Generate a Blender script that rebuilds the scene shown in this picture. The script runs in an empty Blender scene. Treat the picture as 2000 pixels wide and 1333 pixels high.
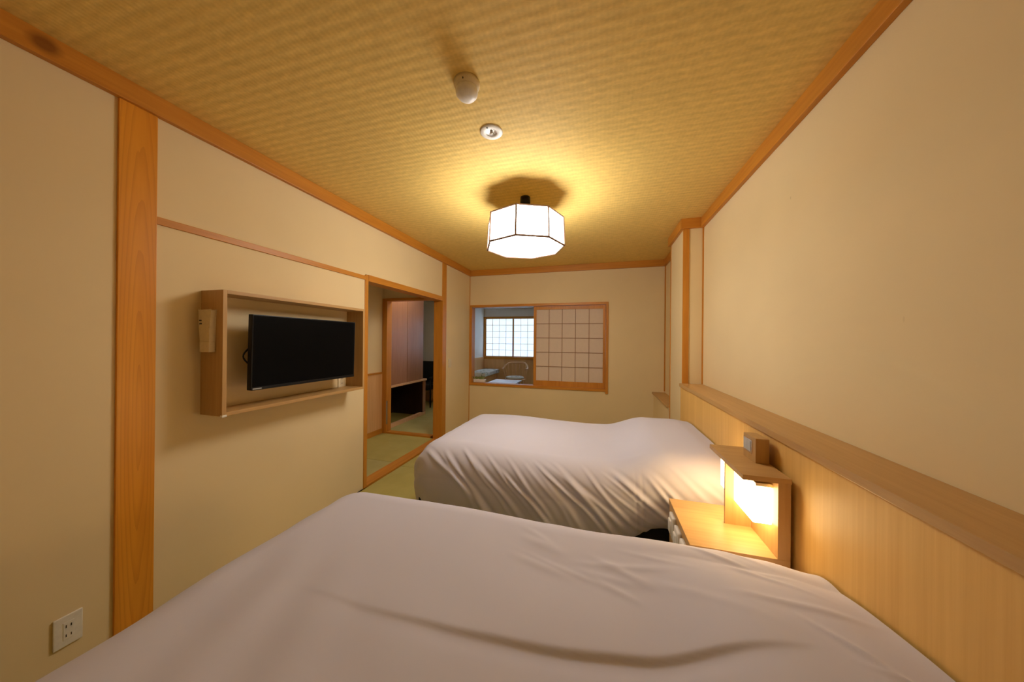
import bpy, bmesh, math, random
from mathutils import Vector, Matrix, noise

random.seed(7)
scene = bpy.context.scene
C = scene.collection

# ------------------------------------------------------------------ camera
EYE = 1.316                                   # eye height above the tatami
psi, pit, rol = 0.275569, 0.000883, 0.008760
fw = Vector((-math.sin(psi) * math.cos(pit), math.cos(psi) * math.cos(pit), math.sin(pit)))
rt = Vector((math.cos(psi), math.sin(psi), 0))
up = rt.cross(fw)
r2 = rt * math.cos(rol) + up * math.sin(rol)
u2 = up * math.cos(rol) - rt * math.sin(rol)
cam_d = bpy.data.cameras.new('camera')
cam_d.sensor_width = 36.0
cam_d.lens = 600.0 / 2000.0 * 36.0
cam_d.clip_start = 0.02
cam = bpy.data.objects.new('camera', cam_d)
C.objects.link(cam)
cam.matrix_world = Matrix(((r2.x, u2.x, -fw.x, 0), (r2.y, u2.y, -fw.y, 0), (r2.z, u2.z, -fw.z, EYE), (0, 0, 0, 1)))
scene.camera = cam

# ------------------------------------------------------------------ world and exposure
world = bpy.data.worlds.new('daylight')
scene.world = world
world.use_nodes = True
bg = world.node_tree.nodes['Background']
bg.inputs['Color'].default_value = (0.62, 0.76, 1.0, 1)
bg.inputs['Strength'].default_value = 6.8
vs = scene.view_settings
vs.view_transform = 'Standard'
vs.look = 'None'
vs.gamma = 1.0
vs.use_curve_mapping = False
vs.exposure = 0.18
LAMP_COLOR, LAMP_POWER = (1.0, 0.95, 0.89), 18.5          # paper ceiling lamp
BED_LAMP_COLOR, BED_LAMP_POWER = (1.0, 0.72, 0.36), 14.5  # acrylic bedside lamp
scene.cycles.max_bounces = 7
scene.cycles.diffuse_bounces = 5
scene.cycles.adaptive_threshold = 0.03
scene.cycles.transparent_max_bounces = 8

# ------------------------------------------------------------------ materials
def new_mat(name):
    m = bpy.data.materials.new(name)
    m.use_nodes = True
    nt = m.node_tree
    return m, nt, nt.nodes['Principled BSDF']

def N(nt, kind, **kw):
    n = nt.nodes.new(kind)
    for k, v in kw.items():
        setattr(n, k, v)
    return n

def ramp(nt, fac, stops):
    r = N(nt, 'ShaderNodeValToRGB')
    e = r.color_ramp.elements
    while len(e) < len(stops):
        e.new(0.5)
    for i, (p, c) in enumerate(stops):
        e[i].position = p
        e[i].color = (c[0], c[1], c[2], 1)
    nt.links.new(fac, r.inputs[0])
    return r.outputs[0]

def coords(nt, scale=(1, 1, 1), loc=(0, 0, 0)):
    t = N(nt, 'ShaderNodeTexCoord')
    mp = N(nt, 'ShaderNodeMapping')
    mp.inputs['Scale'].default_value = scale
    mp.inputs['Location'].default_value = loc
    nt.links.new(t.outputs['Object'], mp.inputs[0])
    return mp.outputs[0]

def noise_tex(nt, vec, scale, detail=3, rough=0.55, dist=0.0):
    n = N(nt, 'ShaderNodeTexNoise')
    n.inputs['Scale'].default_value = scale
    n.inputs['Detail'].default_value = detail
    n.inputs['Roughness'].default_value = rough
    n.inputs['Distortion'].default_value = dist
    nt.links.new(vec, n.inputs['Vector'])
    return n.outputs[0]

def mixc(nt, fac, a, b, mode='MIX'):
    m = N(nt, 'ShaderNodeMix', data_type='RGBA', blend_type=mode)
    def put(sock, v):
        if hasattr(v, 'is_linked') or hasattr(v, 'node'):
            nt.links.new(v, sock)
        elif isinstance(v, (int, float)):
            sock.default_value = v
        else:
            sock.default_value = (v[0], v[1], v[2], 1)
    put(m.inputs['Factor'], fac)
    put(m.inputs['A'], a)
    put(m.inputs['B'], b)
    return m.outputs['Result']

def bump(nt, bsdf, h, strength, dist):
    b = N(nt, 'ShaderNodeBump')
    b.inputs['Strength'].default_value = strength
    b.inputs['Distance'].default_value = dist
    nt.links.new(h, b.inputs['Height'])
    nt.links.new(b.outputs[0], bsdf.inputs['Normal'])

def plain(name, col, rough=0.5, metal=0.0, spec=0.5):
    m, nt, b = new_mat(name)
    v = noise_tex(nt, coords(nt), 60, 2)
    c = ramp(nt, v, [(0.3, [x * 0.95 for x in col]), (0.7, [min(1, x * 1.04) for x in col])])
    nt.links.new(c, b.inputs['Base Color'])
    b.inputs['Roughness'].default_value = rough
    b.inputs['Metallic'].default_value = metal
    b.inputs['Specular IOR Level'].default_value = spec
    return m

def wood(name, light, dark, axis=2, fine=55, along=0.05, rough=0.42, var=0.5, rings=None, spec=0.4, knot=None):
    """Straight-grained wood, grain running along AXIS; RINGS=(y, z) centre adds arched figure."""
    m, nt, b = new_mat(name)
    sc = [1, 1, 1]
    sc[axis] = along
    v = coords(nt, sc)
    f = noise_tex(nt, v, fine, 5, 0.6, 0.3)
    g = noise_tex(nt, v, fine * 0.18, 2, 0.5, 0.4)
    c1 = ramp(nt, f, [(0.32, dark), (0.62, light)])
    lo = [dark[i] * 0.55 + light[i] * 0.45 for i in range(3)]
    hi = [min(1, light[i] * 1.1) for i in range(3)]
    c2 = ramp(nt, g, [(0.3, lo), (0.7, hi)])
    col = mixc(nt, var, c1, c2)
    if rings:
        w = N(nt, 'ShaderNodeTexWave', wave_type='RINGS', rings_direction='X', wave_profile='SAW')
        w.inputs['Scale'].default_value = 3.2
        w.inputs['Distortion'].default_value = 2.2
        w.inputs['Detail'].default_value = 2
        w.inputs['Detail Scale'].default_value = 1.5
        mp = coords(nt, (0, 9.0, 0.40), (0, -rings[0] * 9.0, -rings[1] * 0.40))
        nt.links.new(mp, w.inputs['Vector'])
        fac = ramp(nt, w.outputs['Fac'], [(0.55, (0, 0, 0)), (0.97, (0.34, 0.34, 0.34))])
        col = mixc(nt, fac, col, [dark[0] * 0.8, dark[1] * 0.72, dark[2] * 0.7])
    if knot:                                   # one dark knot in the plank
        gr = N(nt, 'ShaderNodeTexGradient', gradient_type='SPHERICAL')
        ad = N(nt, 'ShaderNodeVectorMath', operation='ADD')
        nn = N(nt, 'ShaderNodeTexNoise')
        nn.inputs['Scale'].default_value = 9
        sc2 = N(nt, 'ShaderNodeVectorMath', operation='SCALE')
        sc2.inputs['Scale'].default_value = 0.5
        nt.links.new(coords(nt), nn.inputs['Vector'])
        nt.links.new(nn.outputs['Color'], sc2.inputs[0])
        nt.links.new(coords(nt, (0, 20, 24), (-0.25, -knot[0] * 20 - 0.25, -knot[1] * 24 - 0.25)), ad.inputs[0])
        nt.links.new(sc2.outputs[0], ad.inputs[1])
        nt.links.new(ad.outputs[0], gr.inputs[0])
        kf = ramp(nt, gr.outputs[1], [(0.05, (0, 0, 0)), (0.6, (0.75, 0.75, 0.75))])
        col = mixc(nt, kf, col, (dark[0] * 0.32, dark[1] * 0.24, dark[2] * 0.2))
    nt.links.new(col, b.inputs['Base Color'])
    b.inputs['Roughness'].default_value = rough
    b.inputs['Specular IOR Level'].default_value = spec
    return m

def wallpaper(name, col, fleck=True):
    m, nt, b = new_mat(name)
    v = coords(nt)
    n1 = noise_tex(nt, v, 1.6, 2)
    c = ramp(nt, n1, [(0.3, [x * 0.97 for x in col]), (0.7, [min(1, x * 1.03) for x in col])])
    if fleck:                                  # sparse straw fibres pressed into the paper
        vo = N(nt, 'ShaderNodeTexVoronoi')
        vo.inputs['Scale'].default_value = 6.5
        nt.links.new(coords(nt, (1, 1, 0.42)), vo.inputs['Vector'])
        near = ramp(nt, vo.outputs['Distance'], [(0.022, (1, 1, 1)), (0.034, (0, 0, 0))])
        sel = N(nt, 'ShaderNodeSeparateColor')
        nt.links.new(vo.outputs['Color'], sel.inputs[0])
        some = ramp(nt, sel.outputs[0], [(0.80, (0, 0, 0)), (0.82, (0.42, 0.42, 0.42))])
        mul = mixc(nt, 1.0, near, some, 'MULTIPLY')
        c = mixc(nt, mul, c, (col[0] * 0.45, col[1] * 0.36, col[2] * 0.3))
    nt.links.new(c, b.inputs['Base Color'])
    b.inputs['Roughness'].default_value = 0.85
    b.inputs['Specular IOR Level'].default_value = 0.2
    return m

def woven_ceiling(name, col):
    m, nt, b = new_mat(name)
    S = 1 / 0.060
    ck = N(nt, 'ShaderNodeTexChecker')
    ck.inputs['Scale'].default_value = S * 2
    nt.links.new(coords(nt), ck.inputs['Vector'])
    wa = N(nt, 'ShaderNodeTexWave', wave_type='BANDS', bands_direction='X', wave_profile='SIN')
    wb = N(nt, 'ShaderNodeTexWave', wave_type='BANDS', bands_direction='Y', wave_profile='SIN')
    for w, s in ((wa, 16.0), (wb, 7.1)):
        w.inputs['Scale'].default_value = s
        w.inputs['Distortion'].default_value = 0.6
        w.inputs['Detail'].default_value = 1
        w.inputs['Detail Scale'].default_value = 4
        nt.links.new(coords(nt), w.inputs['Vector'])
    h = mixc(nt, 0.72, wa.outputs['Color'], wb.outputs['Color'])
    n1 = noise_tex(nt, coords(nt, (1, 2.2, 1)), 26, 3, 0.6)
    n2 = noise_tex(nt, coords(nt), 1.3, 2)
    base = ramp(nt, n1, [(0.3, [x * 0.86 for x in col]), (0.7, [min(1, x * 1.1) for x in col])])
    weave = ramp(nt, h, [(0.1, (0.89, 0.88, 0.85)), (0.75, (1.0, 1.0, 1.0))])
    c = mixc(nt, 1.0, base, weave, 'MULTIPLY')
    c = mixc(nt, 0.25, c, ramp(nt, n2, [(0.3, [x * 0.85 for x in col]), (0.7, col)]))
    nt.links.new(c, b.inputs['Base Color'])
    b.inputs['Roughness'].default_value = 0.7
    b.inputs['Specular IOR Level'].default_value = 0.25
    bump(nt, b, h, 0.25, 0.004)
    return m

def tatami_mat_material(name, c1, c2, axis):
    m, nt, b = new_mat(name)
    w = N(nt, 'ShaderNodeTexWave', wave_type='BANDS', bands_direction='X' if axis == 0 else 'Y')
    w.inputs['Scale'].default_value = 42
    w.inputs['Distortion'].default_value = 0.4
    nt.links.new(coords(nt), w.inputs['Vector'])
    n1 = noise_tex(nt, coords(nt, (1, 1, 1)), 5, 3)
    c = ramp(nt, n1, [(0.3, c2), (0.7, c1)])
    c = mixc(nt, 0.18, c, w.outputs['Color'], 'MULTIPLY')
    nt.links.new(c, b.inputs['Base Color'])
    b.inputs['Roughness'].default_value = 0.6
    bump(nt, b, w.outputs['Fac'], 0.15, 0.002)
    return m

def fabric(name, col, rough=0.9):
    m, nt, b = new_mat(name)
    v = coords(nt)
    n1 = noise_tex(nt, v, 3, 2)
    nt.links.new(ramp(nt, n1, [(0.3, [x * 0.98 for x in col]), (0.7, col)]), b.inputs['Base Color'])
    b.inputs['Roughness'].default_value = rough
    b.inputs['Specular IOR Level'].default_value = 0.15
    return m

def patterned_fabric(name):
    m, nt, b = new_mat(name)
    v = coords(nt)
    n1 = noise_tex(nt, v, 14, 3, 0.6, 0.6)
    c = ramp(nt, n1, [(0.36, (0.16, 0.24, 0.20)), (0.45, (0.62, 0.63, 0.58)), (0.6, (0.74, 0.72, 0.68)), (0.72, (0.35, 0.42, 0.52))])
    nt.links.new(c, b.inputs['Base Color'])
    b.inputs['Roughness'].default_value = 0.9
    return m

def emitter(name, col, power):
    m, nt, b = new_mat(name)
    n1 = noise_tex(nt, coords(nt), 40, 2)
    c = ramp(nt, n1, [(0.3, [x * 0.97 for x in col]), (0.7, col)])
    nt.links.new(c, b.inputs['Emission Color'])
    b.inputs['Base Color'].default_value = (0.85, 0.82, 0.76, 1)
    b.inputs['Emission Strength'].default_value = power
    b.inputs['Roughness'].default_value = 0.8
    return m

def paper(name, col, trans):
    m, nt, b = new_mat(name)
    n1 = noise_tex(nt, coords(nt), 25, 4, 0.65, 0.5)
    c = ramp(nt, n1, [(0.3, [x * 0.96 for x in col]), (0.7, col)])
    d = N(nt, 'ShaderNodeBsdfDiffuse')
    t = N(nt, 'ShaderNodeBsdfTranslucent')
    mx = N(nt, 'ShaderNodeMixShader')
    mx.inputs[0].default_value = trans
    nt.links.new(c, d.inputs[0])
    nt.links.new(c, t.inputs[0])
    nt.links.new(d.outputs[0], mx.inputs[1])
    nt.links.new(t.outputs[0], mx.inputs[2])
    nt.links.new(mx.outputs[0], nt.nodes['Material Output'].inputs[0])
    return m

def pane_glass(name):
    m, nt, b = new_mat(name)
    t = N(nt, 'ShaderNodeBsdfTransparent')
    t.inputs[0].default_value = (0.92, 0.96, 0.96, 1)
    g = N(nt, 'ShaderNodeBsdfGlossy')
    g.inputs['Roughness'].default_value = 0.03
    fr = N(nt, 'ShaderNodeFresnel')
    mx = N(nt, 'ShaderNodeMixShader')
    nt.links.new(fr.outputs[0], mx.inputs[0])
    nt.links.new(t.outputs[0], mx.inputs[1])
    nt.links.new(g.outputs[0], mx.inputs[2])
    nt.links.new(mx.outputs[0], nt.nodes['Material Output'].inputs[0])
    return m

AMBER_L, AMBER_D = (0.60, 0.255, 0.030), (0.44, 0.155, 0.014)
ASH_L, ASH_D = (0.53, 0.325, 0.125), (0.43, 0.245, 0.085)
M = {
    'wall': wallpaper('cream_wallpaper', (0.78, 0.635, 0.375)),
    'wall_plain': wallpaper('pale_wallpaper', (0.84, 0.80, 0.74), False),
    'ceiling': woven_ceiling('woven_ceiling_paper', (0.84, 0.60, 0.185)),
    'amber_x': wood('amber_wood_x', AMBER_L, AMBER_D, 0),
    'amber_y': wood('amber_wood_y', AMBER_L, AMBER_D, 1),
    'amber_z': wood('amber_wood_z', AMBER_L, AMBER_D, 2),
    'amber_knot': wood('amber_wood_knotted', AMBER_L, AMBER_D, 1, knot=(0.615, 2.392)),
    'pillar': wood('pillar_wood', (0.76, 0.32, 0.028), (0.62, 0.225, 0.016), 2, 48, 0.035, 0.33, 0.6, rings=(0.872, 0.95)),
    'ash_x': wood('ash_veneer_x', ASH_L, ASH_D, 0, 70),
    'ash_y': wood('ash_veneer_y', ASH_L, ASH_D, 1, 70),
    'ash_z': wood('ash_veneer_z', ASH_L, ASH_D, 2, 70),
    'panel': wood('headboard_veneer', (0.76, 0.475, 0.145), (0.65, 0.37, 0.095), 2, 60, 0.02, 0.5, 0.4),
    'wainscot': wood('wainscot_wood', (0.76, 0.46, 0.21), (0.62, 0.34, 0.13), 2, 40),
    'closet': wood('closet_veneer', (0.40, 0.20, 0.11), (0.30, 0.135, 0.07), 2, 60, 0.05, 0.3),
    'shade_wood': wood('recess_shade_wood', (0.05, 0.024, 0.013), (0.03, 0.014, 0.008), 2),  # near-black colour stands in for the shade inside the closet alcove
    'bar_wood': wood('lattice_wood', (0.36, 0.19, 0.075), (0.27, 0.13, 0.05), 2, 40),
    'chair_wood': wood('chair_wood', (0.76, 0.46, 0.24), (0.62, 0.34, 0.15), 2, 40),
    'tatami_a': tatami_mat_material('tatami_a', (0.52, 0.46, 0.135), (0.45, 0.39, 0.10), 0),
    'tatami_b': tatami_mat_material('tatami_b', (0.54, 0.49, 0.19), (0.47, 0.42, 0.145), 1),
    'linen': fabric('white_linen', (0.60, 0.59, 0.69)),
    'mattress': fabric('mattress_ticking', (0.72, 0.70, 0.66)),
    'bed_base': fabric('black_bed_base', (0.025, 0.022, 0.02)),
    'floral': patterned_fabric('floral_fabric'),
    'white_plastic': plain('white_plastic', (0.78, 0.75, 0.69), 0.4),
    'cream_plastic': plain('cream_plastic', (0.74, 0.63, 0.42), 0.45),
    'slot': plain('dark_slot', (0.04, 0.035, 0.03), 0.6),
    'black_plastic': plain('black_plastic', (0.008, 0.008, 0.009), 0.4, 0, 0.25),
    'black_cloth': plain('black_cloth', (0.015, 0.015, 0.016), 0.9),
    'screen': plain('television_screen', (0.003, 0.003, 0.0035), 0.35, 0, 0.06),
    'lcd': plain('clock_display', (0.46, 0.47, 0.46), 0.3),
    'chrome': plain('chrome', (0.7, 0.68, 0.64), 0.25, 1.0),
    'frame_metal': plain('lamp_frame_metal', (0.22, 0.13, 0.09), 0.5),
    'lamp_paper': emitter('lamp_paper', LAMP_COLOR, LAMP_POWER),
    'lamp_bottom': emitter('lamp_bottom_paper', LAMP_COLOR, LAMP_POWER * 0.9),
    'bed_lamp': emitter('bedside_acrylic', BED_LAMP_COLOR, BED_LAMP_POWER),
    'shoji_paper': paper('shoji_paper', (0.86, 0.73, 0.60), 0.25),
    'sun_paper': paper('window_paper', (0.93, 0.94, 0.95), 0.75),
    'glass': pane_glass('window_glass'),
    'table_top': plain('pale_table_top', (0.70, 0.72, 0.80), 0.25),
    'leaf': plain('leaf_green', (0.26, 0.32, 0.10), 0.6),
    'ceramic': plain('white_ceramic', (0.78, 0.76, 0.76), 0.35),
    'dim_void': plain('floor_underlay', (0.03, 0.025, 0.02), 0.9),
    'aluminium': plain('window_aluminium', (0.25, 0.24, 0.26), 0.5),
}

# ------------------------------------------------------------------ mesh helpers
WLOC = {}

def wl(o):
    return WLOC.get(o.name, Vector((0, 0, 0)))

def obj(name, bm, mat, parent=None, smooth=False, label=None, kind=None):
    """Link a bmesh made in world coordinates as one object (child of PARENT if given)."""
    me = bpy.data.meshes.new(name)
    bmesh.ops.recalc_face_normals(bm, faces=bm.faces)
    if parent:
        bmesh.ops.translate(bm, verts=bm.verts, vec=-wl(parent))
    if smooth:
        for f in bm.faces:
            f.smooth = True
    bm.to_mesh(me)
    bm.free()
    me.materials.append(M[mat] if isinstance(mat, str) else mat)
    o = bpy.data.objects.new(name, me)
    C.objects.link(o)
    if parent:
        o.parent = parent
        WLOC[o.name] = wl(parent)
    if label:
        o['label'] = label
    if kind:
        o['kind'] = kind
    return o

def thing(name, loc, label, cat, group=None):
    o = bpy.data.objects.new(name, None)
    o.empty_display_size = 0.05
    C.objects.link(o)
    o.location = loc
    WLOC[o.name] = Vector(loc)
    o['label'] = label
    o['category'] = cat
    if group:
        o['group'] = group
    return o

def structure(o, label=None):
    o['kind'] = 'structure'
    if label:
        o['label'] = label
    return o

def sroot(name, loc, label):
    o = bpy.data.objects.new(name, None)
    o.empty_display_size = 0.05
    C.objects.link(o)
    o.location = loc
    WLOC[o.name] = Vector(loc)
    o['kind'] = 'structure'
    o['label'] = label
    return o

def add_box(bm, x0, x1, y0, y1, z0, z1, bev=0.0):
    vs_ = [bm.verts.new(p) for p in ((x0, y0, z0), (x1, y0, z0), (x1, y1, z0), (x0, y1, z0),
                                     (x0, y0, z1), (x1, y0, z1), (x1, y1, z1), (x0, y1, z1))]
    fs = [bm.faces.new([vs_[i] for i in f]) for f in ((0, 3, 2, 1), (4, 5, 6, 7), (0, 1, 5, 4), (1, 2, 6, 5), (2, 3, 7, 6), (3, 0, 4, 7))]
    if bev > 0:
        es = list({e for f in fs for e in f.edges})
        bmesh.ops.bevel(bm, geom=es, offset=bev, segments=2, affect='EDGES', profile=0.6)
    return vs_

def box(x0, x1, y0, y1, z0, z1, bev=0.0):
    bm = bmesh.new()
    add_box(bm, x0, x1, y0, y1, z0, z1, bev)
    return bm

def prism(poly, axis, lo, hi):
    """Extrude a 2D outline along AXIS ('x': outline is (y,z); 'y': (x,z); 'z': (x,y))."""
    bm = bmesh.new()
    def P(p, t):
        return {'x': (t, p[0], p[1]), 'y': (p[0], t, p[1]), 'z': (p[0], p[1], t)}[axis]
    a = [bm.verts.new(P(p, lo)) for p in poly]
    b = [bm.verts.new(P(p, hi)) for p in poly]
    bm.faces.new(a)
    bm.faces.new(list(reversed(b)))
    n = len(poly)
    for i in range(n):
        bm.faces.new((a[i], a[(i + 1) % n], b[(i + 1) % n], b[i]))
    bm.normal_update()
    bmesh.ops.triangulate(bm, faces=[f for f in bm.faces if len(f.verts) > 4])
    return bm

def ring_wall(u0, u1, w0, w1, iu0, iu1, iw0, iw1, axis, lo, hi):
    """A wall with a rectangular hole."""
    bm = bmesh.new()
    def P(p, t):
        return {'x': (t, p[0], p[1]), 'y': (p[0], t, p[1])}[axis]
    o_ = ((u0, w0), (u1, w0), (u1, w1), (u0, w1))
    i_ = ((iu0, iw0), (iu1, iw0), (iu1, iw1), (iu0, iw1))
    V = {}
    for k, t in (('l', lo), ('h', hi)):
        V['o' + k] = [bm.verts.new(P(p, t)) for p in o_]
        V['i' + k] = [bm.verts.new(P(p, t)) for p in i_]
    for j in range(4):
        n = (j + 1) % 4
        for k in 'lh':
            bm.faces.new((V['o' + k][j], V['o' + k][n], V['i' + k][n], V['i' + k][j]))
        bm.faces.new((V['ol'][j], V['ol'][n], V['oh'][n], V['oh'][j]))
        bm.faces.new((V['il'][j], V['il'][n], V['ih'][n], V['ih'][j]))
    return bm

def add_tube(bm, pts, r, n=8, closed=False):
    pts = [Vector(p) for p in pts]
    rs = r if isinstance(r, (list, tuple)) else [r] * len(pts)
    rings = []
    ref = Vector((0, 0, 1))
    for i, p in enumerate(pts):
        a = pts[i - 1] if (i > 0 or closed) else p
        b = pts[(i + 1) % len(pts)] if (i < len(pts) - 1 or closed) else p
        t = (b - a).normalized()
        rf = ref if abs(t.dot(ref)) < 0.95 else Vector((1, 0, 0))
        u = t.cross(rf).normalized()
        v = t.cross(u).normalized()
        rings.append([bm.verts.new(p + (u * math.cos(2 * math.pi * k / n) + v * math.sin(2 * math.pi * k / n)) * rs[i]) for k in range(n)])
    m = len(rings)
    for i in range(m if closed else m - 1):
        A, B = rings[i], rings[(i + 1) % m]
        for k in range(n):
            bm.faces.new((A[k], A[(k + 1) % n], B[(k + 1) % n], B[k]))
    if not closed:
        bm.faces.new(list(reversed(rings[0])))
        bm.faces.new(rings[-1])
    return bm

def add_lathe(bm, c, prof, n=28):
    """Profile [(r, z)...] turned round a vertical axis at c=(x, y)."""
    rings = []
    for r, z in prof:
        if r < 1e-5:
            rings.append([bm.verts.new((c[0], c[1], z))])
        else:
            rings.append([bm.verts.new((c[0] + r * math.cos(2 * math.pi * k / n), c[1] + r * math.sin(2 * math.pi * k / n), z)) for k in range(n)])
    for A, B in zip(rings, rings[1:]):
        for k in range(n):
            q = (k + 1) % n
            if len(A) == 1 and len(B) == 1:
                continue
            if len(A) == 1:
                bm.faces.new((A[0], B[k], B[q]))
            elif len(B) == 1:
                bm.faces.new((A[k], A[q], B[0]))
            else:
                bm.faces.new((A[k], A[q], B[q], B[k]))
    return bm

def sstep(a, b, x):
    t = max(0.0, min(1.0, (x - a) / (b - a)))
    return t * t * (3 - 2 * t)

# ------------------------------------------------------------------ main dimensions (metres)
XL, XR = -1.9946, 0.8953          # left and right wall faces
YB = 4.548                        # back wall face
YN = -0.75                        # wall behind the photographer
ZC = 2.436                        # ceiling
ZT = 2.346                        # underside of the ceiling trim
DY0, DY1 = 2.262, 3.645           # doorway in the left wall
WT = 0.108                        # wall thickness
ZS = 0.948                        # headboard ledge top
AX0, AY1 = -2.92, 7.6             # sunroom: left wall face, far wall face
VX = -2.96                        # vestibule side wall face
VY = 3.70                         # inner doorway

# ------------------------------------------------------------------ floor with tatami mats
fl = structure(obj('floor', box(-4.7, 1.2, YN - 0.1, AY1 + 0.1, -0.10, -0.03), 'dim_void'), 'tatami floor running from the bedroom into the side rooms')
def mats(x0, x1, y0, y1, nx, ny, pick):
    for i in range(nx):
        for j in range(ny):
            ax, bx_ = x0 + (x1 - x0) * i / nx, x0 + (x1 - x0) * (i + 1) / nx
            ay, by = y0 + (y1 - y0) * j / ny, y0 + (y1 - y0) * (j + 1) / ny
            obj('tatami_mat', box(ax + 0.002, bx_ - 0.002, ay + 0.002, by - 0.002, -0.03, 0.0, 0.002), pick(i, j), fl)
mats(XL + 0.012, 0.72, YN, YB, 3, 3, lambda i, j: 'tatami_a')
mats(VX, XL - WT, 1.15, VY - 0.005, 1, 3, lambda i, j: 'tatami_b' if j == 1 else 'tatami_a')
mats(-2.97, XL - WT, VY + 0.09, 5.52, 1, 2, lambda i, j: 'tatami_b')
mats(-4.6, -2.97, VY + 0.09, 5.95, 2, 2, lambda i, j: 'tatami_a' if (i + j) % 2 else 'tatami_b')
mats(-2.97, 1.1, 5.52, AY1, 3, 2, lambda i, j: 'tatami_a' if (i + j) % 2 else 'tatami_b')
mats(XL - WT, 1.1, YB + 0.12, 5.52, 3, 1, lambda i, j: 'tatami_b')

# ------------------------------------------------------------------ bedroom shell
structure(obj('wall_left', prism([(YN, 0), (DY0, 0), (DY0, 1.90), (DY1 + 0.05, 1.90), (DY1 + 0.05, 0), (YB + 0.11, 0), (YB + 0.11, ZC), (YN, ZC)], 'x', XL - WT, XL), 'wall'),
          'cream papered wall with the television and the doorway')
structure(obj('wall_back', ring_wall(XL, 1.05, 0, ZC, -1.965, 0.095, 0.645, 1.865, 'y', YB, YB + 0.11), 'wall'), 'cream papered wall with the paper sliding window')
structure(obj('wall_right', box(XR, 1.05, YN, 3.108, 0, ZC), 'wall'), 'cream papered wall above the headboard')
structure(obj('wall_column', box(0.735, 1.05, 3.108, 3.61, 0, ZC), 'wall'), 'boxed-out cream column past the headboard')
structure(obj('wall_recess', box(0.862, 1.05, 3.61, YB, 0, ZC), 'wall'), 'short cream wall in the recess past the column')
structure(obj('wall_near', box(XL - WT, 1.05, YN - 0.1, YN, 0, ZC), 'wall'), 'cream papered wall behind the near bed')
structure(obj('ceiling', box(XL - WT, 1.05, YN - 0.1, YB + 0.11, ZC, ZC + 0.06), 'ceiling'), 'woven straw-coloured ceiling over the beds')

TP = 0.028
def trim(n, bm, mat, label):
    return structure(obj('trim_%d' % n, bm, mat), label)
trim(1, box(XL, XL + TP, YN, YB, ZT, ZC, 0.003), 'amber_knot', 'amber wooden ceiling trim above the television wall')
trim(2, box(XL + TP, 0.862 - TP, YB - TP, YB, ZT, ZC, 0.003), 'amber_x', 'amber wooden ceiling trim above the paper window')
trim(3, box(XR - TP, XR, YN, 3.108, ZT, ZC, 0.003), 'amber_y', 'amber wooden ceiling trim above the headboard wall')
trim(4, box(0.735 - TP, XR - TP, 3.108 - TP, 3.108, ZT, ZC, 0.003), 'amber_x', 'short amber ceiling trim on the front of the column')
trim(5, box(0.735 - TP, 0.735, 3.108, 3.61 + TP, ZT, ZC, 0.003), 'amber_y', 'amber ceiling trim along the side of the column')
trim(6, box(0.862 - TP, 0.862, 3.61 + TP, YB, ZT, ZC, 0.003), 'amber_y', 'amber ceiling trim in the recess past the column')
trim(7, box(XL - 0.002, XL + 0.011, 0.805, 0.925, 0, ZT, 0.002), 'pillar', 'broad amber wooden pillar with arched grain left of the television')
trim(8, box(XL - 0.002, XL + 0.009, 0.925, DY0, 1.849, 1.884, 0.002), 'amber_y', 'thin amber rail above the television')
trim(9, box(0.729, 0.779, 3.100, 3.116, 0, ZT, 0.002), 'amber_z', 'amber corner strip on the front of the column')
trim(10, box(XR - 0.010, XR, 3.098, 3.108, ZS, ZT), 'amber_z', 'thin strip in the corner between headboard wall and column')
trim(11, box(0.729, 0.737, 3.600, 3.614, 0, ZT), 'amber_z', 'thin strip at the far corner of the column')
trim(12, box(0.848, 0.862, YB - 0.014, YB, 0.66, ZT), 'amber_z', 'thin strip in the far right corner')
trim(13, box(XL, XL + 0.008, YB - 0.008, YB, 0, ZT), 'amber_z', 'thin strip in the far left corner')
lg = sroot('trim_14', (0.71, 3.9, 0), 'low wooden ledge in the recess past the column')
obj('ledge_top', box(0.700, 0.862, 3.614, YB, 0.621, 0.643, 0.002), 'ash_y', lg)
obj('ledge_front', box(0.722, 0.742, 3.614, YB, 0, 0.621), 'wall', lg)

# ------------------------------------------------------------------ doorway in the left wall
d1 = sroot('door_1', (XL, DY0, 0), 'open doorway framed in amber wood beside the television')
obj('door_post', box(XL - WT - 0.01, XL + 0.012, DY1, 3.750, 0, ZT, 0.003), 'amber_z', d1)
obj('door_post', box(XL - WT - 0.01, XL + 0.006, DY0 - 0.006, DY0 + 0.034, 0, 1.895, 0.003), 'amber_z', d1)
obj('door_head', box(XL - WT - 0.01, XL + 0.010, DY0 + 0.034, DY1, 1.842, 1.900, 0.003), 'amber_y', d1)
obj('threshold', box(XL - WT - 0.01, XL + 0.006, DY0 + 0.034, DY1, -0.03, 0.016, 0.003), 'amber_y', d1)

# ------------------------------------------------------------------ window with sliding paper screen in the back wall
w1 = sroot('window_1', (-0.95, YB, 0.62), 'interior window with one sliding paper screen, open to the sunroom on the left')
YF = YB - 0.014
obj('frame_head', box(-1.985, 0.128, YF, YB + 0.12, 1.850, 1.886, 0.003), 'amber_x', w1)
obj('frame_sill', box(-1.985, 0.100, YF, YB + 0.125, 0.612, 0.652, 0.003), 'amber_x', w1)
obj('frame_side', box(-1.985, -1.950, YF + 0.002, YB + 0.12, 0.652, 1.850, 0.003), 'amber_z', w1)
obj('frame_side', box(0.092, 0.128, YF - 0.004, YB + 0.12, 0.583, 1.850, 0.003), 'amber_z', w1)
obj('mid_stile', box(-0.952, -0.915, YB + 0.070, YB + 0.100, 0.652, 1.850, 0.002), 'amber_z', w1)
S0, S1, Z0, Z1 = -0.954, 0.090, 0.652, 1.846
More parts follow.
